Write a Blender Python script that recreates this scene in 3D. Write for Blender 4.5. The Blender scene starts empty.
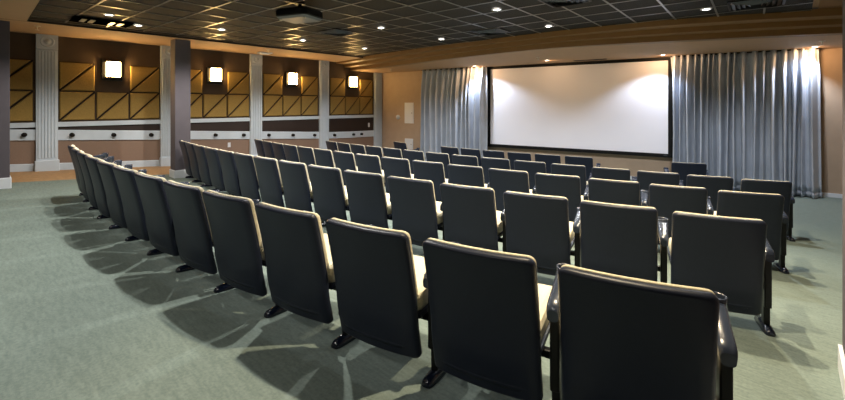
import bpy, bmesh, math, random
from mathutils import Vector, Matrix
random.seed(7)
SC = bpy.context.scene
COL = SC.collection
PI = math.pi
ZO = 1.965            # eye height above the level floor in front of the screen
YAW = math.radians(42.326)

# ------------------------------------------------------------------ floor rake
def sstep(a, b, t):
    t = max(0.0, min(1.0, (t-a)/(b-a)))
    return t*t*(3-2*t)
def floor_z(x, y):
    z = -1.43 - 0.06474*y
    z = max(z, -1.967) if y > 0 else z
    if y < -0.6: z = -1.43 + 0.06474*0.6
    return z + ZO + 0.12*sstep(-10.45, -11.35, x)
def rail_z(y):
    pts = [(-5,-.54),(-.6,-.535),(8.1,-1.02),(8.9,-1.046),(10.6,-1.06)]
    for (a, za), (b, zb) in zip(pts, pts[1:]):
        if y <= b: return za+(zb-za)*(y-a)/(b-a)+ZO
    return pts[-1][1]+ZO
WK = 0.156
WD = Vector((1, WK, 0)).normalized()          # along the front wall
WN = Vector((WK, -1, 0)).normalized()         # out of the front wall into the room
W0 = Vector((-11.6, 10.4, 0))
def fw(x, z, off=0.0):                        # point on the front wall
    p = W0 + WD*((x+11.6)/WD.x) + WN*off
    return Vector((p.x, p.y, z+ZO))

# ------------------------------------------------------------------ materials
def mat(name, col, rough=.6, metal=0, spec=.5, noise=0, nscale=20, bump=0, bscale=200, emit=None, estr=0, coat=0, dark=None):
    m = bpy.data.materials.new(name); m.use_nodes = True
    nt = m.node_tree; b = nt.nodes['Principled BSDF']
    c = [v**2.2 for v in col]
    b.inputs['Base Color'].default_value = (*c, 1)
    b.inputs['Roughness'].default_value = rough
    b.inputs['Metallic'].default_value = metal
    b.inputs['Specular IOR Level'].default_value = spec
    b.inputs['Coat Weight'].default_value = coat
    tc = nt.nodes.new('ShaderNodeTexCoord')
    if noise or dark:
        n = nt.nodes.new('ShaderNodeTexNoise'); n.inputs['Scale'].default_value = nscale; n.inputs['Detail'].default_value = 6
        nt.links.new(tc.outputs['Object'], n.inputs['Vector'])
        r = nt.nodes.new('ShaderNodeValToRGB')
        k = noise
        lo = [v*(1-k) for v in c] if not dark else [v**2.2 for v in dark]
        hi = [min(1, v*(1+k)) for v in c]
        r.color_ramp.elements[0].position = .3; r.color_ramp.elements[1].position = .7
        r.color_ramp.elements[0].color = (*lo, 1); r.color_ramp.elements[1].color = (*hi, 1)
        nt.links.new(n.outputs['Fac'], r.inputs['Fac']); nt.links.new(r.outputs['Color'], b.inputs['Base Color'])
    if bump:
        n2 = nt.nodes.new('ShaderNodeTexNoise'); n2.inputs['Scale'].default_value = bscale; n2.inputs['Detail'].default_value = 3
        nt.links.new(tc.outputs['Object'], n2.inputs['Vector'])
        bp = nt.nodes.new('ShaderNodeBump'); bp.inputs['Strength'].default_value = bump; bp.inputs['Distance'].default_value = .01
        nt.links.new(n2.outputs['Fac'], bp.inputs['Height']); nt.links.new(bp.outputs['Normal'], b.inputs['Normal'])
    if emit:
        b.inputs['Emission Color'].default_value = (*[v**2.2 for v in emit], 1)
        b.inputs['Emission Strength'].default_value = estr
    return m
def carpet_mat():
    m = mat('carpet', (.45,.5,.45), .95, spec=.1)
    nt = m.node_tree; b = nt.nodes['Principled BSDF']
    tc = nt.nodes.new('ShaderNodeTexCoord')
    def noise(sc, vec, det=4):
        n = nt.nodes.new('ShaderNodeTexNoise'); n.inputs['Scale'].default_value = sc; n.inputs['Detail'].default_value = det
        nt.links.new(vec, n.inputs['Vector']); return n
    mp = nt.nodes.new('ShaderNodeMapping'); mp.inputs['Scale'].default_value = (1, 5, 1); mp.inputs['Rotation'].default_value = (0,0,.5)
    nt.links.new(tc.outputs['Object'], mp.inputs['Vector'])
    n1 = noise(60, tc.outputs['Object']); n2 = noise(9, mp.outputs['Vector'], 5)
    ad = nt.nodes.new('ShaderNodeMath'); ad.operation = 'ADD'
    mu = nt.nodes.new('ShaderNodeMath'); mu.operation = 'MULTIPLY'; mu.inputs[1].default_value = .5
    nt.links.new(n1.outputs['Fac'], ad.inputs[0]); nt.links.new(n2.outputs['Fac'], ad.inputs[1]); nt.links.new(ad.outputs[0], mu.inputs[0])
    r = nt.nodes.new('ShaderNodeValToRGB')
    r.color_ramp.elements[0].position = .36; r.color_ramp.elements[1].position = .66
    r.color_ramp.elements[0].color = (*[v**2.2 for v in CARPET_LO], 1)
    r.color_ramp.elements[1].color = (*[v**2.2 for v in CARPET_HI], 1)
    nt.links.new(mu.outputs[0], r.inputs['Fac']); nt.links.new(r.outputs['Color'], b.inputs['Base Color'])
    bp = nt.nodes.new('ShaderNodeBump'); bp.inputs['Strength'].default_value = .4; bp.inputs['Distance'].default_value = .01
    n3 = noise(300, tc.outputs['Object'], 2)
    nt.links.new(n3.outputs['Fac'], bp.inputs['Height']); nt.links.new(bp.outputs['Normal'], b.inputs['Normal'])
    return m
CARPET_LO, CARPET_HI = (.415,.465,.445), (.49,.54,.515)
M = dict(
  carpet = carpet_mat(),
  tan = mat('tan_floor', (.60,.48,.34), .75, noise=.12, nscale=14, bump=.2, bscale=150),
  brown = mat('dark_brown_paint', (.30,.24,.18), .8, noise=.06, nscale=6),
  band = mat('espresso_paint', (.17,.115,.085), .6, noise=.06, nscale=6),
  taupe = mat('taupe_wallcovering', (.52,.43,.37), .85, noise=.06, nscale=40),
  cream = mat('warm_beige_paint', (.66,.58,.50), .85, noise=.04, nscale=5),
  soffit = mat('sand_paint', (.66,.54,.42), .85, noise=.04, nscale=5),
  brownstep = mat('bronze_step_paint', (.46,.35,.21), .6, noise=.05, nscale=5),
  white = mat('off_white_trim', (.75,.785,.82), .5, noise=.03, nscale=8),
  bright = mat('white_baseboard', (.85,.87,.9), .5),
  slate = mat('slate_grey_paint', (.34,.32,.345), .8, noise=.05, nscale=6),
  gold = mat('mustard_fabric', (.585,.48,.275), .9, noise=.14, nscale=60, bump=.3, bscale=400, spec=.2),
  groove = mat('dark_backing', (.13,.09,.06), .9),
  tile = mat('charcoal_ceiling_tile', (.135,.12,.095), .75, noise=.15, nscale=80, bump=.2, bscale=300, spec=.3),
  bar = mat('bronze_ceiling_bar', (.56,.55,.53), .33, metal=.75),
  black = mat('black_plastic', (.03,.03,.033), .6, spec=.25),
  fixture = mat('black_metal_fixture', (.09,.09,.09), .35, metal=.4),
  alu = mat('grey_metal_blade', (.26,.28,.30), .4, metal=.6),
  shell = mat('charcoal_navy_shell', (.135,.155,.21), .42, noise=.05, nscale=30, bump=.05, bscale=500, spec=.32),
  fabric = mat('cream_upholstery', (.84,.81,.71), .9, noise=.08, nscale=80, bump=.2, bscale=400, spec=.2),
  arm = mat('blue_grey_plastic', (.19,.22,.28), .25, spec=.6),
  foot = mat('navy_gloss_plastic', (.07,.10,.16), .22, spec=.6),
  post = mat('black_steel', (.05,.05,.055), .45, metal=.3),
  satin = mat('silver_satin', (.68,.71,.76), .40, noise=.10, nscale=3, bump=.15, bscale=60, spec=.6),
  screen = mat('matte_white_screen', (.90,.90,.93), .9, spec=.1),
  shade = mat('glowing_glass', (1,.95,.85), .5, emit=(1,.80,.50), estr=42),
  lens = mat('lit_lens', (1,1,1), .5, emit=(1,.97,.92), estr=14),
  matte = mat('matte_black', (.03,.03,.03), 1, spec=0),
  knob = mat('dark_bronze_knob', (.10,.08,.07), .4, metal=.5),
  plate = mat('pale_plate', (.83,.84,.86), .5),
  projg = mat('grey_case', (.36,.38,.40), .45),
  glass = mat('dark_lens_glass', (.03,.03,.05), .08),
  brass = mat('pale_metal', (.8,.76,.68), .3, metal=.5),
)

# ------------------------------------------------------------------ mesh builder
class MB:
    def __init__(s): s.v=[]; s.f=[]; s.m=[]; s.sm=[]
    def add(s, vs, fs, mi=0, smooth=False):
        b=len(s.v); s.v += [tuple(v) for v in vs]
        for f in fs: s.f.append([i+b for i in f]); s.m.append(mi); s.sm.append(smooth)
    def box(s, x0,x1,y0,y1,z0,z1, mi=0, mtx=None):
        vs=[Vector((x,y,z)) for z in (z0,z1) for x,y in ((x0,y0),(x1,y0),(x1,y1),(x0,y1))]
        if mtx is not None: vs=[mtx@v for v in vs]
        s.add(vs, [(3,2,1,0),(4,5,6,7),(0,1,5,4),(1,2,6,5),(2,3,7,6),(3,0,4,7)], mi)
    def bbox(s, x0,x1,y0,y1,z0,z1, b=.01, mi=0, mtx=None):
        # box with chamfered edges
        bm=bmesh.new()
        bmesh.ops.create_cube(bm, size=1)
        for v in bm.verts: v.co=Vector((x0+(v.co.x+.5)*(x1-x0), y0+(v.co.y+.5)*(y1-y0), z0+(v.co.z+.5)*(z1-z0)))
        bmesh.ops.bevel(bm, geom=bm.edges[:], offset=b, segments=2, affect='EDGES', profile=.5)
        s.bm(bm, mi, mtx)
    def bm(s, bm, mi=0, mtx=None, smooth=False):
        bm.verts.index_update()
        vs=[(mtx@v.co if mtx is not None else v.co.copy()) for v in bm.verts]
        s.add(vs, [[v.index for v in f.verts] for f in bm.faces], mi, smooth); bm.free()
    def prism(s, poly, z0, z1, mi=0):          # poly of (x,y), z0/z1 numbers or functions
        n=len(poly); f0=z0 if callable(z0) else (lambda x,y:z0); f1=z1 if callable(z1) else (lambda x,y:z1)
        vs=[(x,y,f0(x,y)) for x,y in poly]+[(x,y,f1(x,y)) for x,y in poly]
        s.add(vs, [list(range(n))[::-1], list(range(n,2*n))]+[(i,(i+1)%n,n+(i+1)%n,n+i) for i in range(n)], mi)
    def loft(s, rings, mi=0, cap=True, smooth=True, closed=True):
        n=len(rings[0]); vs=[p for r in rings for p in r]; fs=[]
        for k in range(len(rings)-1):
            for i in range(n if closed else n-1):
                j=(i+1)%n; fs.append((k*n+i,k*n+j,(k+1)*n+j,(k+1)*n+i))
        b=len(s.v); s.v+= [tuple(v) for v in vs]
        for f in fs: s.f.append([i+b for i in f]); s.m.append(mi); s.sm.append(smooth)
        if cap and closed:
            s.f.append([b+i for i in range(n)][::-1]); s.m.append(mi); s.sm.append(False)
            s.f.append([b+(len(rings)-1)*n+i for i in range(n)]); s.m.append(mi); s.sm.append(False)
    def lathe(s, prof, c=(0,0,0), axis='z', n=20, mi=0, smooth=True, cap=True):
        rings=[]
        for r,h in prof:
            ring=[]
            for i in range(n):
                a=2*PI*i/n; u,v=r*math.cos(a),r*math.sin(a)
                p={'z':(u,v,h),'x':(h,u,v),'y':(v,h,u)}[axis]
                ring.append((p[0]+c[0],p[1]+c[1],p[2]+c[2]))
            rings.append(ring)
        s.loft(rings, mi, cap, smooth)
    def build(s, name, mats, parent=None, loc=None, rotz=0):
        me=bpy.data.meshes.new(name); me.from_pydata(s.v,[],s.f)
        for m in (mats if isinstance(mats,(list,tuple)) else [mats]): me.materials.append(m)
        me.polygons.foreach_set('material_index', s.m); me.polygons.foreach_set('use_smooth', s.sm)
        bm=bmesh.new(); bm.from_mesh(me); bmesh.ops.recalc_face_normals(bm, faces=bm.faces[:]); bm.to_mesh(me); bm.free()
        me.update()
        o=bpy.data.objects.new(name, me); COL.objects.link(o)
        if parent: o.parent=parent
        if loc is not None: o.location=loc
        o.rotation_euler.z=rotz
        return o
def tag(o, label=None, cat=None, group=None, kind=None):
    if label: o['label']=label
    if cat: o['category']=cat
    if group: o['group']=group
    if kind: o['kind']=kind
    return o
def empty(name, loc, rz=0, label=None, cat=None, group=None):
    o=bpy.data.objects.new(name,None); o.empty_display_size=.1; COL.objects.link(o); o.location=loc; o.rotation_euler.z=rz
    return tag(o,label,cat,group)
def kids(o): return [c for c in COL.objects if c.parent is o]
def copy_tree(o, parent=None):
    c=o.copy(); COL.objects.link(c)
    if parent: c.parent=parent
    for ch in kids(o): copy_tree(ch,c)
    return c
def struct(o): o['kind']='structure'; return o
def lamp(name, kind, loc, energy, col, parent=None, aim=None, size=.05, cone=None, blend=.5):
    l=bpy.data.lights.new(name, kind); l.energy=energy; l.color=col
    if kind in('SPOT','POINT'): l.shadow_soft_size=size
    if cone: l.spot_size=math.radians(cone); l.spot_blend=blend
    o=bpy.data.objects.new(name,l); COL.objects.link(o); o.location=loc
    if aim is not None: o.rotation_euler=(Vector(aim)-Vector(loc)).to_track_quat('-Z','Y').to_euler()
    if parent: o.parent=parent
    return o

# ================================================================== SETTING
XL, XR = -11.6, 2.2
YB = -4.2
# floor -------------------------------------------------------------
mb=MB()
xs=[XL-.02,-11.35,-11.1,-10.9,-10.7,-10.45,-10.0]+[-9.5+.5*i for i in range(24)]+[XR+.02]
ys=[YB-.02,-3,-2,-1.2,-.6,0]+[.4*i for i in range(1,21)]+[8.2,8.295,8.4,8.8,9.4,10,10.6,11.2,11.8,12.4,13]
vs=[(x,y,floor_z(x,y)) for y in ys for x in xs]; nx=len(xs)
for j in range(len(ys)-1):
    for i in range(nx-1):
        q=[(j*nx+i),(j*nx+i+1),((j+1)*nx+i+1),((j+1)*nx+i)]
        mb.add([vs[k] for k in q], [(0,1,2,3)], 1 if xs[i+1]<-10.65 else 0)
o=mb.build('floor',[M['carpet'],M['tan']]); 
bm=bmesh.new(); bm.from_mesh(o.data); bmesh.ops.remove_doubles(bm, verts=bm.verts[:], dist=1e-4); bm.to_mesh(o.data); bm.free()
struct(o)

# left wall ----------------------------------------------------------
ZT=1.46+ZO
mb=MB()
yl=[YB]+[.0+.8*i for i in range(13)]+[10.4]
for a,b in zip(yl,yl[1:]):
    for f0,f1,mi in ((lambda y:floor_z(XL,y)-.05, lambda y:rail_z(y), 2),(lambda y:rail_z(y), lambda y:-.41+ZO, 1),(lambda y:-.41+ZO, lambda y:1.9+ZO, 0)):
        mb.add([(XL,a,f0(a)),(XL,b,f0(b)),(XL,b,f1(b)),(XL,a,f1(a)),(XL-.15,a,f0(a)),(XL-.15,b,f0(b)),(XL-.15,b,f1(b)),(XL-.15,a,f1(a))],
               [(0,1,2,3),(7,6,5,4),(0,4,5,1),(3,2,6,7),(0,3,7,4),(1,5,6,2)], mi)
struct(mb.build('wall_left',[M['brown'],M['band'],M['taupe']]))
# baseboard
def strip(name, m, f0, f1, d, y0, y1, n=14, x=XL):
    mb=MB(); rings=[]
    for k in range(n+1):
        y=y0+(y1-y0)*k/n; a,b=f0(y),f1(y); c=min(.012,(b-a)*.2)
        rings.append([(x,y,a),(x+d,y,a),(x+d,y,b-c),(x+d-c,y,b),(x,y,b)])
    mb.loft(rings, smooth=False); return mb.build(name,m)
struct(strip('baseboard_left', M['white'], lambda y:floor_z(XL,y)-.03, lambda y:floor_z(XL,y)+.15, .025, YB, 10.38, 40))
tr=strip('trim_1', M['white'], lambda y:-.465+ZO, lambda y:-.365+ZO, .05, YB, 10.38); struct(tr)
rl=strip('trim_2', M['white'], lambda y:rail_z(y)-.115, lambda y:rail_z(y)+.105, .035, YB, 10.38, 60); struct(rl)
for y in (-.8,-.06,.69,1.43,2.16,2.90,3.64,4.39,5.15,5.90,6.69,7.46,8.24,9.05,9.41):
    mb=MB(); mb.lathe([(.045,0),(.045,.01),(.022,.012),(.022,.05),(.042,.055),(.042,.075),(.02,.085)], (XL+.035,y,rail_z(y)-.0), 'x', 14)
    mb.build('rail_knob', M['knob'], rl)
# pilasters
for k,y in enumerate((-1.24,1.03,3.27,5.51,7.83,10.2)):
    w=.17; zf=floor_z(XL,y); mb=MB()
    x0=XL
    mb.bbox(x0,x0+.13,y-w-.02,y+w+.02,zf-.03,zf+.22,.01)
    mb.box(x0,x0+.085,y-w,y+w,zf+.2,ZT-.30)
    for i in range(6):
        yy=y-w+.045+i*(2*w-.09)/5
        mb.bbox(x0+.08,x0+.103,yy-.016,yy+.016,zf+.27,ZT-.34,.006)
    mb.bbox(x0,x0+.105,y-w,y+w,ZT-.31,ZT-.285,.008)
    mb.box(x0,x0+.10,y-w,y+w,ZT-.285,ZT+.003)
    mb.lathe([(.115,.0),(.115,.014),(.095,.018),(.085,.008),(.05,.008),(.045,.02),(.0,.028)], (x0+.10,y,ZT-.145),'x',24)
    struct(mb.build('trim_%d'%(k+3), M['white']))

# left soffit ---------------------------------------------------------
XS=-9.93; XG=-9.77
mb=MB(); mb.box(XL-.1,XS,YB,10.5,ZT,ZT+.5,0); mb.box(XS,XS+.012,YB,10.2,ZT-.002,ZT+.09,1); mb.box(XS+.012,XG,YB,10.2,1.492+ZO,1.55+ZO,1)
struct(mb.build('ceiling_left',[M['soffit'],M['groove']]))
# rear soffit (behind the two pillars)
mb=MB(); mb.box(XS+.012,.2,YB,.62,ZT,ZT+.09,0); mb.box(XS+.012,.2,.62,.634,ZT-.002,ZT+.1,1)
struct(mb.build('ceiling_rear',[M['soffit'],M['groove']]))
# grid ceiling -----------------------------------------------------------
ZC=1.5+ZO
mb=MB(); T=.598; R3=Matrix.Translation((-3.76,5.05,0))@Matrix.Rotation(math.radians(3.2),4,'Z')
for i in range(-12,9):
    for j in range(-9,9):
        mb.box(i*T+.012,(i+1)*T-.012,j*T+.012,(j+1)*T-.012,ZC+.004,ZC+.03,0,R3)
for i in range(-12,10): mb.box(i*T-.013,i*T+.013,-9*T,9*T,ZC-.006,ZC+.002,1,R3)
for j in range(-9,10): mb.box(-12*T,9*T,j*T-.013,j*T+.013,ZC-.0055,ZC+.0015,1,R3)
mb.box(-12*T,9*T,-9*T,9*T,ZC+.032,ZC+.06,2,R3)
bm=bmesh.new()
tmp=mb.build('ceiling',[M['tile'],M['bar'],M['groove']]); bm.from_mesh(tmp.data)
for co,no in (((.2,0,0),(1,0,0)),((XG,0,0),(-1,0,0)),((0,.634,0),(0,-1,0)),((0,10.0,0),(0,1,0))):
    bmesh.ops.bisect_plane(bm, geom=bm.verts[:]+bm.edges[:]+bm.faces[:], plane_co=co, plane_no=no, clear_outer=True)
bm.to_mesh(tmp.data); bm.free(); struct(tmp)
# raised strip over the right aisle and its fascias
mb=MB(); mb.box(.2,XR,YB,13,2.25+ZO,2.4+ZO); mb.box(.2,.28,YB,9.15,ZC+.061,2.25+ZO)
struct(mb.build('ceiling_right', M['soffit']))

# stepped front soffit ------------------------------------------------------
top=[(-11.6,8.35),(-10.5,8.22),(-9.5,8.1),(-8.13,8.0),(-6.33,7.96),(-4.9,7.95),(-3.7,7.98),(-2.75,8.07),(-1.9,8.2),(-1.2,8.42),(-.42,8.72),(.25,9.02),(1.2,9.5),(2.2,10.1)]
low=[(-11.6,9.2),(-10.7,9.08),(-9.0,8.85),(-6.74,8.48),(-5.1,8.31),(-3.85,8.33),(-2.93,8.58),(-2.1,8.93),(-1.33,9.22),(-.46,9.56),(.6,10.04),(1.5,10.5),(2.2,10.9)]
def samp(pl, n=60):
    out=[]
    for k in range(n+1):
        x=-11.6+13.8*k/n
        # Catmull-Rom over x
        for i in range(len(pl)-1):
            if x<=pl[i+1][0]+1e-9: break
        p0=pl[max(i-1,0)]; p1=pl[i]; p2=pl[i+1]; p3=pl[min(i+2,len(pl)-1)]
        t=(x-p1[0])/(p2[0]-p1[0]); h=p2[0]-p1[0]
        m1=(p2[1]-p0[1])/(p2[0]-p0[0])*h; m2=(p3[1]-p1[1])/(p3[0]-p1[0])*h
        y=(2*t**3-3*t**2+1)*p1[1]+(t**3-2*t**2+t)*m1+(-2*t**3+3*t**2)*p2[1]+(t**3-t**2)*m2
        out.append((x,y))
    return out
tp,lw=samp(top),samp(low)
ZU=1.2+ZO
prof=[(0,1.53),(0,1.405),(.34,1.40),(.37,1.40),(.37,1.31),(.66,1.305),(.69,1.305),(.69,1.2),(1.0,1.2)]
mb=MB(); rings=[]
rowsv=[]
for (x,yt),(x2,yl_) in zip(tp,lw):
    rowsv.append([(x, yt+(yl_-yt)*f, z+ZO) for f,z in prof]+[(x, 10.4+WK*(x+11.6)+.1, ZU),(x,10.4+WK*(x+11.6)+.1,1.53+ZO)])
n=len(rowsv[0]); mats=[0,0,0,0,0,0,0,1,1,1,0]
for a,b in zip(rowsv,rowsv[1:]):
    for i in range(n-1):
        mi=1 if i>=8 else 0
        if i in (1,4): mi=2
        mb.add([a[i],b[i],b[i+1],a[i+1]],[(0,1,2,3)],mi)
    mb.add([a[n-1],b[n-1],b[0],a[0]],[(0,1,2,3)],0)
struct(mb.build('ceiling_front',[M['brownstep'],M['soffit'],M['brownstep']]))

# front wall ---------------------------------------------------------------
mb=MB(); A=fw(XL-.15,0); B=fw(XR+.15,0)
poly=[(A.x,A.y),(B.x,B.y),(B.x-WN.x*.15,B.y-WN.y*.15),(A.x-WN.x*.15,A.y-WN.y*.15)]
mb.prism(poly,-.05,1.9+ZO); struct(mb.build('wall_front',M['cream']))
# fascia over the front soffit at the right
mb=MB(); mb.prism([(.28,9.05),(2.2,10.12),(2.2,10.3),(.28,9.2)],1.53+ZO,2.25+ZO); struct(mb.build('wall_upper',M['cream']))
mb=MB(); 
for a,b in ((-11.55,-9.62),(-7.1,-2.35),(.40,XR)):
    A=fw(a,0);B=fw(b,0);A2=fw(a,0,.02);B2=fw(b,0,.02)
    mb.prism([(A.x,A.y),(B.x,B.y),(B2.x,B2.y),(A2.x,A2.y)],lambda x,y:floor_z(x,y)-.02,lambda x,y:floor_z(x,y)+.085)
struct(mb.build('baseboard_front',M['bright']))
# right wall: near part ends at Y=3.7, the aisle recedes behind it -------------
mb=MB(); mb.box(.222,XR,YB,3.68,-.1,2.3+ZO); struct(mb.build('wall_right',M['slate']))
mb=MB(); 
mb.prism([(.203,YB),(.235,YB),(.235,3.70),(.203,3.70)],lambda x,y:floor_z(x,y)-.02,lambda x,y:floor_z(x,y)+.15)
mb.prism([(.235,3.68),(XR,3.68),(XR,3.70),(.235,3.70)],lambda x,y:floor_z(x,y)-.02,lambda x,y:floor_z(x,y)+.15)
struct(mb.build('baseboard_right',M['bright']))
mb=MB(); mb.box(XR,XR+.15,YB,13,-.1,2.4+ZO); struct(mb.build('wall_aisle',M['cream']))
mb=MB(); mb.box(XL-.15,XR+.15,YB-.15,YB,-.1,2.4+ZO); struct(mb.build('wall_rear',M['cream']))
# pillars -------------------------------------------------------------------
for y0,y1 in ((.08,.425),(3.0,3.315)):
    xa,xb=-10.46,-10.14; zf=min(floor_z(xb,y1),floor_z(xb,y0))
    mb=MB(); mb.bbox(xa,xb,y0,y1,zf-.05,ZT+.02,.006)
    p=struct(mb.build('pillar',M['slate']))
    mb=MB(); mb.bbox(xa-.02,xb+.02,y0-.02,y1+.02,zf-.03,zf+.19,.012); mb.build('plinth',M['bright'],p)

# ================================================================== THINGS ON THE LEFT WALL
bays=[(-.105,'first bay, half hidden behind the pillar'),(2.15,'second'),(4.39,'third'),(6.67,'fourth'),(9.02,'fifth')]
bayname=['bay beside the near slate pillar','full bay between the two slate pillars','bay just right of the far slate pillar','second bay right of the far pillar','bay nearest the screen wall']
PS=.625
def panel(y0,y1,z0,z1,label,grp):
    root=empty('acoustic_panel',(XL,(y0+y1)/2,z0+ZO),0,label,'wall panel',grp)
    w=(y1-y0)/2; h=z1-z0; g=.02; d0,d1=.0,.055
    mb=MB(); mb.box(0,.012,-w,w,0,h); mb.build('backing',M['groove'],root)
    e=.018
    # two triangular pads split along the rising diagonal; pad edges slope back
    for tri in ([(-w+g*.5,h-g*.5),(-w+g*.5,g*1.8),(w-g*1.8,h-g*.5)],[(w-g*.5,g*.5),(w-g*.5,h-g*1.8),(-w+g*1.8,g*.5)]):
        c=(sum(p[0] for p in tri)/3,sum(p[1] for p in tri)/3)
        inn=[(p[0]+(c[0]-p[0])*.09,p[1]+(c[1]-p[1])*.09) for p in tri]
        mb=MB(); mb.loft([[(.01,y,z) for y,z in tri],[(.038,y,z) for y,z in tri],[(d1,y,z) for y,z in inn]],smooth=False)
        mb.build('triangle_pad',M['gold'],root)
colw=['left','middle','right']
for b,(yc,_) in enumerate(bays):
    for c in range(3):
        yy=yc-1.5*PS+c*PS
        if b==0 and c<2: continue
        for r,(z0,z1) in enumerate(((-.34,.29),(.30,.925))):
            if r==1 and c==1: continue
            panel(yy+.008,yy+PS-.008,z0,z1,'mustard wall panel, %s row %s column, %s'%(('lower','upper')[r],colw[c],bayname[b]),'diagonal wall panels')
# sconces
for b,(yc,_) in enumerate(bays[1:]):
    root=empty('wall_sconce',(XL,yc,.81+ZO),0,'glowing box wall sconce in the '+bayname[b+1],'wall lamp','box sconces on the left wall')
    w,h=.128,.168
    mb=MB(); mb.bbox(0,.06,-w-.085,w+.05,-h-.085,h+.035,.006); mb.build('back_plate',M['fixture'],root)
    mb=MB(); mb.bbox(.03,.14,-w,w,-h,h,.012); mb.build('glass_shade',M['shade'],root)
    mb=MB(); mb.box(.028,.15,-w-.012,w+.012,-h-.03,-h-.003); mb.box(.028,.15,-w-.012,w+.012,h+.003,h+.02)
    [mb.box(.028,.05,q-.006,q+.006,-h-.03,h+.02) for q in (-w-.006,w+.006)]; mb.build('frame',M['fixture'],root)
    #lamp('sconce_glow','POINT',(.30,0,0),9,(1,.62,.30),root,size=.12)
# outlet, switch
def wplate(name,y,z,label,cat,w=.035,h=.058):
    root=empty(name,(XL,y,z+ZO),0,label,cat)
    mb=MB(); mb.bbox(0,.008,-w,w,-h,h,.003); mb.build('cover_plate',M['plate'],root)
    mb=MB(); 
    for dz in (-.022,.022): mb.bbox(.007,.011,-.016,.016,dz-.014,dz+.014,.002)
    mb.build('receptacle',M['bright'],root)
wplate('wall_outlet',4.77,-1.11,'small white outlet low on the taupe wall below the rail','outlet',.04,.065)
wplate('light_switch',9.8,-.74,'small white switch plate on the dark band of the bay nearest the screen wall','switch',.04,.075)

# ================================================================== FRONT WALL THINGS
FROT=math.atan2(WD.y,WD.x)
def frontroot(name,x,z,label,cat,off=0,group=None):
    p=fw(x,z,off); return empty(name,p,FROT,label,cat,group)     # local x along wall, -y into the room
r=frontroot('wall_speaker',-10.8,-.45,'small round white wall device on the orange lit wall left of the curtain','wall device')
mb=MB(); mb.lathe([(.085,0),(.085,-.02),(.075,-.03)],(0,0,0),'y',24); mb.build('base_ring',M['plate'],r)
mb=MB(); mb.lathe([(.07,-.028),(.066,-.05),(.045,-.068),(.0,-.074)],(0,0,0),'y',24); mb.build('dome',M['bright'],r)
def access(name,x,z0,z1,w,label):
    r=frontroot(name,x,(z0+z1)/2,label,'access panel'); h=(z1-z0)/2
    mb=MB(); mb.bbox(-w,w,-.022,0,-h,h,.006); mb.build('frame',M['plate'],r)
    mb=MB(); mb.bbox(-w+.03,w-.03,-.03,-.02,-h+.03,h-.03,.004); mb.build('door',M['plate'],r)
    mb=MB(); mb.lathe([(.016,-.03),(.016,-.04),(.0,-.042)],(w-.07,0,0),'y',12); mb.build('latch',M['alu'],r)
access('access_panel',-10.3,-.67,.08,.2,'tall white metal access panel on the wall left of the curtain')
access('access_panel',-10.31,-1.62,-1.22,.18,'lower white access panel near the floor left of the curtain')
# projection screen
r=frontroot('projection_screen',-4.74,-.057,'wide white projection screen in a black frame on the front wall','projection screen',.11)
L=4.751/2/WD.x; H=1.173
mb=MB(); mb.box(-L,L,-.012,.02,-H,H); mb.build('screen_surface',M['screen'],r)
f=.11; mb=MB()
mb.bbox(-L-f,L+f,-.05,.1,H,H+.17,.008); mb.bbox(-L-f,L+f,-.05,.1,-H-.09,-H,.008)
mb.bbox(-L-f,-L,-.05,.1,-H,H,.008); mb.bbox(L,L+f,-.05,.1,-H,H,.008)
mb.build('frame',M['black'],r)
mb=MB(); mb.bbox(L-.10,L-.02,-.056,-.048,-H-.055,-H-.02,.003); mb.build('badge',M['alu'],r)
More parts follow.
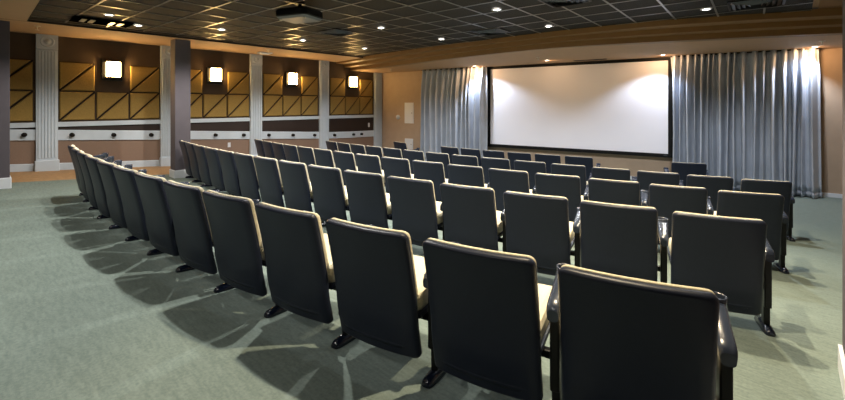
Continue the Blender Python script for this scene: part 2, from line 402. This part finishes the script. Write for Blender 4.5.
# curtains
def curtain(x0,x1,label,seed,nf):
    rnd=random.Random(seed); p=fw((x0+x1)/2,0,.30); zb=floor_z(p.x,p.y)+.02; Wd=(x1-x0)/WD.x
    r=empty('curtain',(p.x,p.y,zb),FROT,label,'curtain','silver curtains beside the screen')
    n=nf*14; Hh=ZU-zb-.004
    amps=[rnd.uniform(.7,1.3) for _ in range(nf+2)]; ws=[rnd.uniform(.55,1.5) for _ in range(nf)]
    tot=sum(ws); cum=[0]
    for w in ws: cum.append(cum[-1]+w/tot)
    def ph(u):
        for k in range(nf):
            if u<=cum[k+1]+1e-9: return k+(u-cum[k])/(cum[k+1]-cum[k])
        return nf
    us=[]
    for k in range(nf):
        for i in range(14): us.append(cum[k]+(cum[k+1]-cum[k])*i/14)
    us.append(1.0)
    rows=[]; nv=26
    ph2=rnd.uniform(0,6)
    for j in range(nv+1):
        v=j/nv; row=[]
        for u in us:
            q=ph(u); k=int(min(q,nf-1)); am=amps[k]*(1-(q-k))+amps[k+1]*(q-k)
            depth=.085+.065*sstep(0,.35,v)
            cc=.5-.5*math.cos(2*PI*q); y=-depth*am*(cc**1.5)*1.5 - .018*sstep(0,.3,v)*math.sin(6*PI*q+1.3*amps[k]*6) + .014*math.sin(7*v+u*31+ph2)*v
            x=(u-.5)*Wd + .035*math.sin(2*PI*q*1.0+1.1)*am*sstep(0,.2,v) + .02*v*math.sin(q*1.7+3*v)
            row.append((x,y,Hh*(1-v)+(.004*math.cos(2*PI*q) if v==1 else 0)))
        rows.append(row)
    m=len(us)
    def sheet(j0,j1,name,mt,dy=0):
        mb=MB(); b=[]
        fr=[ (x,y+dy,z) for row in rows[j0:j1+1] for x,y,z in row]
        fs=[(a*m+i,a*m+i+1,(a+1)*m+i+1,(a+1)*m+i) for a in range(j1-j0) for i in range(m-1)]
        mb.add(fr,fs,0,True); o=mb.build(name,mt,r)
        s=o.modifiers.new('thick','SOLIDIFY'); s.thickness=.008; s.offset=1
        return o
    sheet(0,nv-1,'drape',M['satin']); sheet(nv-1,nv,'hem',M['satin'])
    mb=MB(); mb.bbox(-Wd/2-.02,Wd/2+.02,-.05,-.02,Hh-.03,Hh,.004); mb.build('track',M['fixture'],r)
curtain(-9.52,-7.16,'floor length silver grey curtain left of the projection screen',3,13)
curtain(-2.30,.325,'floor length silver grey curtain right of the projection screen',5,18)

# ================================================================== CEILING FIXTURES
def can(x,y,z,label,grp,energy,col,cone=115,aim=None,r=.056,blend=.4):
    root=empty('recessed_downlight',(x,y,z),0,label,'ceiling light',grp)
    mb=MB(); mb.lathe([(r+.022,0),(r+.022,-.006),(r+.004,-.012),(r-.006,-.004),(r-.006,.0)],(0,0,0),'z',24,cap=False); mb.build('trim_ring',M['bright'],root)
    mb=MB(); mb.lathe([(r-.004,.0),(r-.004,-.004),(.0,-.0045)],(0,0,0),'z',24,cap=False); mb.build('lens',M['lens'],root)
    a=None if aim is None else Vector(aim)-Vector((x,y,z))
    lamp('can_beam','SPOT',(0,0,-.03),energy,col,root,aim=a,size=.025,cone=cone,blend=blend)
CAN_E=150; WARMW=(1,.95,.87); AISLE=(1,.82,.56)
cx=[-8.4,-5.93,-3.45,-1.02]; rn=['back','second','third','front']
for j,yb in enumerate((1.51,3.31,5.12,6.95)):
    for i,x in enumerate(cx):
        y=yb+.08*(x+8.4) if i<3 else (2.4,4.15,5.9,7.69)[j]
        if j==0 and i>0 and False: continue
        pos=['column nearest the left wall','second column from the left wall','third column from the left wall','column nearest the right aisle'][i]
        can(x,y,ZC-.006,'lit recessed downlight in the grid ceiling, %s row, %s'%(rn[j],pos),'downlights in the grid ceiling',CAN_E*(.7 if j==3 else .85 if i==0 else 1)*(1.7 if i==3 else 1),(.95,.97,1) if j==3 else AISLE if i==3 else WARMW, cone=150 if j==3 or i==0 else 98 if i==3 else 112)
can(-9.12,2.08,ZC-.006,'small round lit recessed downlight at the edge of the dark ceiling beside the slot vent','downlights in the grid ceiling',20,WARMW)
for i,x in enumerate((-7.5,-5.2,-2.9,-.9)):
    for j,y in enumerate((-.9,-2.8)):
        can(x,y,ZT-.001,'unseen recessed downlight added as fill in the rear soffit behind the last row','added fill downlights in the rear soffit',42,WARMW)  # unseen cans behind the camera, added as fill for seat backs and floor
COOL=(.70,.83,1.0)
for i,(x,y,lab) in enumerate(((-7.28,10.36,'recessed downlight in the front soffit between the left curtain and the screen'),(-4.9,10.33,'recessed downlight in the front soffit above the middle of the screen'),(-2.32,11.06,'recessed downlight in the front soffit by the right end of the screen'),(.31,11.60,'recessed downlight in the front soffit above the right end of the right curtain'))):
    off=(10.4+WK*(x+11.6)-y)/math.hypot(1,WK)
    can(x,y,ZU-.001,lab,'downlights in the front soffit',[120,.5,100,90][i],COOL,cone=108,r=.05,blend=.5,aim=fw(x-off*WK+(.75,0,-.45,-.5)[i],-1.7,off*.6))
    lamp('added_warm_wash','SPOT',(x,y,ZU-.035),[22,13,22,24][i],(1,.58,.28),aim=fw(x,.2,.0),size=.05,cone=165,blend=.3)  # extra spot added at each can to warm the curtain and screen tops
# air diffusers
def vent(x,y,label,s=.29,rot=3.2,m='alu'):
    root=empty('ceiling_vent',(x,y,ZC-.006),math.radians(rot),label,'ceiling vent','square ceiling vents')
    mb=MB()
    for (a,b,c,d) in ((-s,s,-s,-s+.03),(-s,s,s-.03,s),(-s,-s+.03,-s+.03,s-.03),(s-.03,s,-s+.03,s-.03)): mb.box(a,b,c,d,-.014,.0)
    mb.build('frame',M['fixture'],root)
    for k in range(4):
        w=s-.045-k*.06; i=w-.045; mb=MB()
        if i<.01: i=.01
        ro=[(-w,-w,-.004),(w,-w,-.004),(w,w,-.004),(-w,w,-.004)]; ri=[(-i,-i,-.04),(i,-i,-.04),(i,i,-.04),(-i,i,-.04)]
        ro2=[(a,b,c+.006) for a,b,c in ro]; ri2=[(a,b,c+.006) for a,b,c in ri]
        mb.loft([ro,ri,ri2,ro2,ro],smooth=False,cap=False); mb.build('louver',M[m],root)
vent(-6.92,5.02,'square vent in the dark ceiling in front of the projector')
vent(-4.56,7.1,'square vent in the dark ceiling close to the stepped front soffit')
vent(-2.42,5.66,'square vent cut by the top edge of the picture above the screen')
vent(-.42,7.72,'large black square vent in the ceiling at the upper right',.33)
r=empty('slot_vent',(-9.17,1.55,ZC-.008),0,'black rectangular slot vent at the edge of the ceiling beside the near slate pillar','ceiling vent')
mb=MB(); mb.bbox(-.3,.28,-.42,.42,-.018,.0,.004); mb.build('frame',M['matte'],r)
for y in (-.27,-.15,.13,.26):
    mb=MB(); mb.bbox(-.16,.16,y-.035,y+.035,-.026,-.016,.004); mb.build('slot_blade',M['brass'],r)
p=fw(-4.1,1.2,.55); r=empty('linear_vent',(p.x,p.y,ZU-.001),FROT,'long dark slot vent in the front soffit above the screen','ceiling vent')
mb=MB(); mb.bbox(-.42,.42,-.06,.06,-.01,0,.003); mb.build('frame',M['fixture'],r)
mb=MB(); mb.box(-.4,.4,-.012,.012,-.018,-.008); mb.build('blade',M['black'],r)
# sprinklers
def sprinkler(x,y,z,label):
    r=empty('sprinkler',(x,y,z),0,label,'sprinkler','pendent sprinkler heads')
    mb=MB(); mb.lathe([(.045,0),(.045,-.006),(.02,-.012)],(0,0,0),'z',16); mb.build('ceiling_mount',M['brass'],r)
    mb=MB(); mb.lathe([(.012,-.01),(.012,-.035),(.006,-.04),(.006,-.07)],(0,0,0),'z',12); mb.build('stem',M['brass'],r)
    mb=MB(); mb.lathe([(.03,-.07),(.03,-.076),(.0,-.078)],(0,0,0),'z',16); mb.build('deflector',M['brass'],r)
sprinkler(-10.36,.79,ZT,'small sprinkler head under the orange soffit beside the near slate pillar')
sprinkler(-10.32,5.25,ZT,'small sprinkler head under the orange soffit beside the flat white fixture')
sprinkler(-9.99,9.4,ZU,'small sprinkler head under the front soffit at the left corner of the room')
sprinkler(-4.76,9.53,ZU,'small sprinkler head under the front soffit above the middle of the screen')
sprinkler(.38,10.73,ZU,'small sprinkler head under the front soffit above the right end of the curtain')
r=empty('ceiling_fixture',(-10.93,5.47,ZT),0,'flat white fixture under the orange soffit above the third white pilaster','ceiling fixture')
mb=MB(); mb.bbox(-.12,.12,-.17,.17,-.03,0,.008); mb.build('housing',M['plate'],r)
mb=MB(); mb.bbox(-.08,.08,-.12,.12,-.045,-.028,.006); mb.build('cover',M['bright'],r)
# projector
P0=Vector((-5.42,3.25,1.34+ZO)); pr=math.radians(20)
P0.z-=.02
r=empty('projector',P0,pr,'black ceiling projector hanging on a short pole from the dark grid ceiling','projector')
def rr(w,d,rad,z,n=5):
    out=[]
    for cx_,cy_,a0 in ((w-rad,d-rad,0),(-w+rad,d-rad,PI/2),(-w+rad,-d+rad,PI),(w-rad,-d+rad,3*PI/2)):
        for k in range(n+1):
            a=a0+PI/2*k/n; out.append((cx_+rad*math.cos(a),cy_+rad*math.sin(a),z))
    return out
mb=MB(); mb.loft([rr(.235,.19,.05,-.035),rr(.245,.20,.06,-.02),rr(.245,.20,.06,.045),rr(.215,.17,.05,.075)],smooth=False); mb.build('case',M['black'],r)
mb=MB(); mb.loft([rr(.21,.165,.05,-.062),rr(.235,.19,.05,-.034)],smooth=False); mb.build('underside',M['projg'],r)
mb=MB(); mb.lathe([(.06,.19),(.06,.225),(.048,.235),(.045,.215),(.0,.213)],(.09,0,.01),'y',20); mb.build('lens',M['glass'],r)
mb=MB(); mb.lathe([(.022,.07),(.022,.165)],(0,0,0),'z',14); mb.lathe([(.07,.147),(.07,.16)],(0,0,0),'z',20); mb.box(-.1,.1,-.03,.03,.068,.082); mb.build('mount',M['fixture'],r)
for sx in (-1,1):
    mb=MB(); mb.lathe([(.013,-.062),(.016,-.075),(.0,-.078)],(sx*.19,-.14,.0),'z',10); mb.build('foot',M['brass'],r)

r.scale=(1.15,1.15,1.12)
# ================================================================== THEATER SEATS
SW=.576; SH=.738; ZTOP=.845; ZBOT=ZTOP-SH
def lean(z):                  # forward position of the back surface at height z (0 at the top)
    t=(ZTOP-z)/SH
    return .152*t + .010*math.sin(PI*min(1,t*1.15)) - .007*math.exp(-((t-.74)/.10)**2)
def shell_grid(w,z0,z1,rad,dy_list,bow,inset_list,nu=12):
    # layers of a rounded rectangular sheet, each layer offset forward and inset
    layers=[]
    vz=[0,.15,.35,.6,1.0]
    for dy,ins in zip(dy_list,inset_list):
        hw=w/2-ins; a,b=z0+ins,z1-ins; rd=max(.004,rad-ins)
        zs=[a+rd*(1-math.cos(PI/2*k/5)) for k in range(6)]
        mid=[a+rd+(b-a-2*rd)*k/14 for k in range(1,14)]
        zs=zs+mid+[b-rd*(1-math.cos(PI/2*k/5)) for k in range(5,-1,-1)]
        g=[]
        for z in zs:
            dd=min(z-a,b-z)
            h=hw if dd>=rd else hw-rd+math.sqrt(max(0,rd*rd-(rd-dd)**2))
            row=[]
            for i in range(nu+1):
                x=-h+2*h*i/nu
                bb=bow*(1-(2*x/w)**2)
                row.append((x, lean(z)-bb+dy, z))
            g.append(row)
        layers.append(g)
    return layers
def sheet_mesh(layers, smooth=True):
    mb=MB(); nz=len(layers[0]); nu=len(layers[0][0])
    def face(g,flip):
        vs=[p for r in g for p in r]
        fs=[(j*nu+i,j*nu+i+1,(j+1)*nu+i+1,(j+1)*nu+i) for j in range(nz-1) for i in range(nu-1)]
        return vs,fs
    off=[]; V=[];F=[]
    for idx in (0,len(layers)-1):
        vs,fs=face(layers[idx],0); b=len(V); V+=vs; F+=[[i+b for i in f] for f in fs]
    def rim(g):
        return [g[0][i] for i in range(nu)]+[g[j][nu-1] for j in range(1,nz)]+[g[nz-1][i] for i in range(nu-2,-1,-1)]+[g[j][0] for j in range(nz-2,0,-1)]
    rims=[rim(g) for g in layers]; n=len(rims[0]); b=len(V)
    for r_ in rims: V+=r_
    for k in range(len(rims)-1):
        for i in range(n): F.append([b+k*n+i,b+k*n+(i+1)%n,b+(k+1)*n+(i+1)%n,b+(k+1)*n+i])
    mb.add(V,F,0,smooth)
    return mb
def merge(o,d=1e-5):
    bm=bmesh.new(); bm.from_mesh(o.data); bmesh.ops.remove_doubles(bm,verts=bm.verts[:],dist=d); bmesh.ops.recalc_face_normals(bm,faces=bm.faces[:]); bm.to_mesh(o.data); bm.free(); return o
AX=.336      # arm standard centre: half the seat pitch
def arm_parts(root,sx,L0=.11):
    x=sx*AX
    # armrest: rises gently forward, ends in a round cup holder
    st=[(.145,.555,.026,.026),(.165,.57,.033,.033),(.20,.583,.034,.034),(.30,.603,.036,.034),(.40,.622,.040,.036),(.46,.63,.045,.04)]
    mb=MB(); rings=[]
    for y,z,hw,hh in st:
        ring=[]
        for k in range(16):
            a=2*PI*k/16; c,s_=math.cos(a),math.sin(a)
            ring.append((x+hw*math.copysign(abs(c)**.6,c), y, z+hh*math.copysign(abs(s_)**.6,s_)-.01))
        rings.append(ring)
    mb.loft(rings); arm=mb.build('armrest',M['arm'],root)
    mb=MB(); c=(x,.47,0)
    mb.lathe([(.030,.55),(.038,.56),(.044,.64),(.047,.665),(.043,.668),(.040,.66),(.036,.585),(.0,.58)],c,'z',22)
    mb.build('cup_holder',M['arm'],arm)
    # standard and foot
    mb=MB(); mb.bbox(x-.023,x+.023,.19,.34,.16,.56,.008); mb.bbox(x-.018,x+.018,.24,.42,.42,.58,.006); mb.bbox(x-.02,x+.02,.22,.29,.02,.18,.006); mb.build('leg',M['post'],root)
    mb=MB(); rings=[]
    for y,hw,h in ((.125,.014,.012),(.13,.026,.026),(.15,.034,.042),(.21,.038,.05),(.32,.036,.05),(.42,.034,.036),(.44,.02,.02)):
        rings.append([(x+hw*math.cos(a), y, (h if math.sin(a)>0 else .012)*math.sin(a)+.003-.06474*(y+.05)) for a in [2*PI*k/14 for k in range(14)]])
    mb.loft(rings); mb.build('foot',M['foot'],root)
def make_seat(left_arm):
    root=empty('theater_seat',(0,0,0))
    o=sheet_mesh(shell_grid(SW,ZBOT,ZTOP,.035,[-.010,-.004,.008,.030,.034],.030,[.018,.008,0,0,.005])).build('back_shell',M['shell'],root); merge(o)
    # lower kick panel line
    mb=MB(); rings=[]
    for i in range(13):
        x=-.235+.47*i/12; bb=.030*(1-(2*x/SW)**2); z=ZBOT+.075
        y=lean(z)-bb-.008
        e=.5+.5*min(1,min(i,12-i)/1.5)
        rings.append([(x,y-.001*e,z+.012),(x,y-.004*e,z),(x,lean(z-.02)-bb-.0125*e,z-.02),(x,lean(z-.02)-bb,z-.02),(x,y+.004,z+.012)])
    mb.loft(rings); mb.build('kick_ledge',M['shell'],root)
    o=sheet_mesh(shell_grid(SW-.010,.44,ZTOP+.003,.036,[.032,.035,.052,.066,.072],.027,[.006,0,0,.008,.03])).build('back_cushion',M['fabric'],root); merge(o)
    # tipped up seat pan and cushion
    mb=MB(); R=Matrix.Translation((0,.245,.395))@Matrix.Rotation(math.radians(4),4,'X')
    mb.bbox(-.275,.275,-.075,.37,-.075,-.04,.012,0,R); mb.build('seat_pan',M['shell'],root)
    mb=MB(); mb.bbox(-.268,.268,-.065,.39,-.05,.07,.035,0,R); mb.build('seat_cushion',M['fabric'],root)
    mb=MB(); mb.bbox(-.27,AX-.01,.26,.30,.27,.31,.006); mb.build('cross_bar',M['post'],root)
    arm_parts(root,1)
    if left_arm: arm_parts(root,-1)
    return root
proto=make_seat(False); proto_l=make_seat(True)
CX,CY=-6.711,25.809
RR=[24.84,23.002,21.159,19.337,17.315]; SS=[6.011,6.089,6.175,6.257,4.998]; CNT=[13,15,16,15,12]
PITCH=.672
rowname=['the rearmost row','the second row from the back','the middle row','the fourth row from the back','the front row']
ordn=['first','second','third','fourth','fifth','sixth','seventh','eighth','ninth','tenth','eleventh','twelfth','thirteenth','fourteenth','fifteenth','sixteenth']
used=[False,False]
for k in range(5):
    idxs=list(range(CNT[k])) if k<4 else [0,3,4,5,6,7,8,11]
    for q,i in enumerate(idxs):
        la = (i==idxs[-1]) or (k==4 and i in (0,8))
        ptl=(SS[k]-i*PITCH)/RR[k]; ph=ptl+SW/2/RR[k]
        x=CX+RR[k]*math.sin(ph); y=CY-RR[k]*math.cos(ph)
        src=proto_l if la else proto
        if used[la]: o=copy_tree(src)
        else: o=src; used[la]=True
        o.location=(x,y,floor_z(x,y)); o.rotation_euler.z=ph
        if k==4:
            lab={0:'charcoal theater seat alone at the right end of the front row before the curtain',11:'charcoal theater seat alone at the left end of the front row'}.get(i,'charcoal theater seat in the front row middle block, %s from its right end'%ordn[q-1])
        elif i==0: lab='charcoal theater seat at the right aisle end of %s'%rowname[k]
        elif i==idxs[-1]: lab='charcoal theater seat at the far left end of %s'%rowname[k]
        else: lab='charcoal theater seat in %s, %s from its right end'%(rowname[k],ordn[i])
        tag(o,lab,'theater seat','theater seats in '+rowname[k])

# ================================================================== CAMERA, WORLD, VIEW
w=bpy.data.worlds.new('world'); SC.world=w; w.use_nodes=True
w.node_tree.nodes['Background'].inputs[0].default_value=(.5,.5,.5,1); w.node_tree.nodes['Background'].inputs[1].default_value=.05
cd=bpy.data.cameras.new('camera'); cd.sensor_fit='HORIZONTAL'; cd.sensor_width=36; cd.lens=36*408.66/845
cd.shift_y=-(200-104.84)/845; cd.clip_start=.02
co=bpy.data.objects.new('camera',cd); COL.objects.link(co); co.location=(0,0,ZO); co.rotation_euler=(PI/2,0,YAW)
SC.camera=co
SC.view_settings.view_transform='Standard'; SC.view_settings.look='None'; SC.view_settings.gamma=1; SC.view_settings.use_curve_mapping=False
SC.view_settings.exposure=0.7
SC.cycles.max_bounces=6; SC.cycles.diffuse_bounces=4
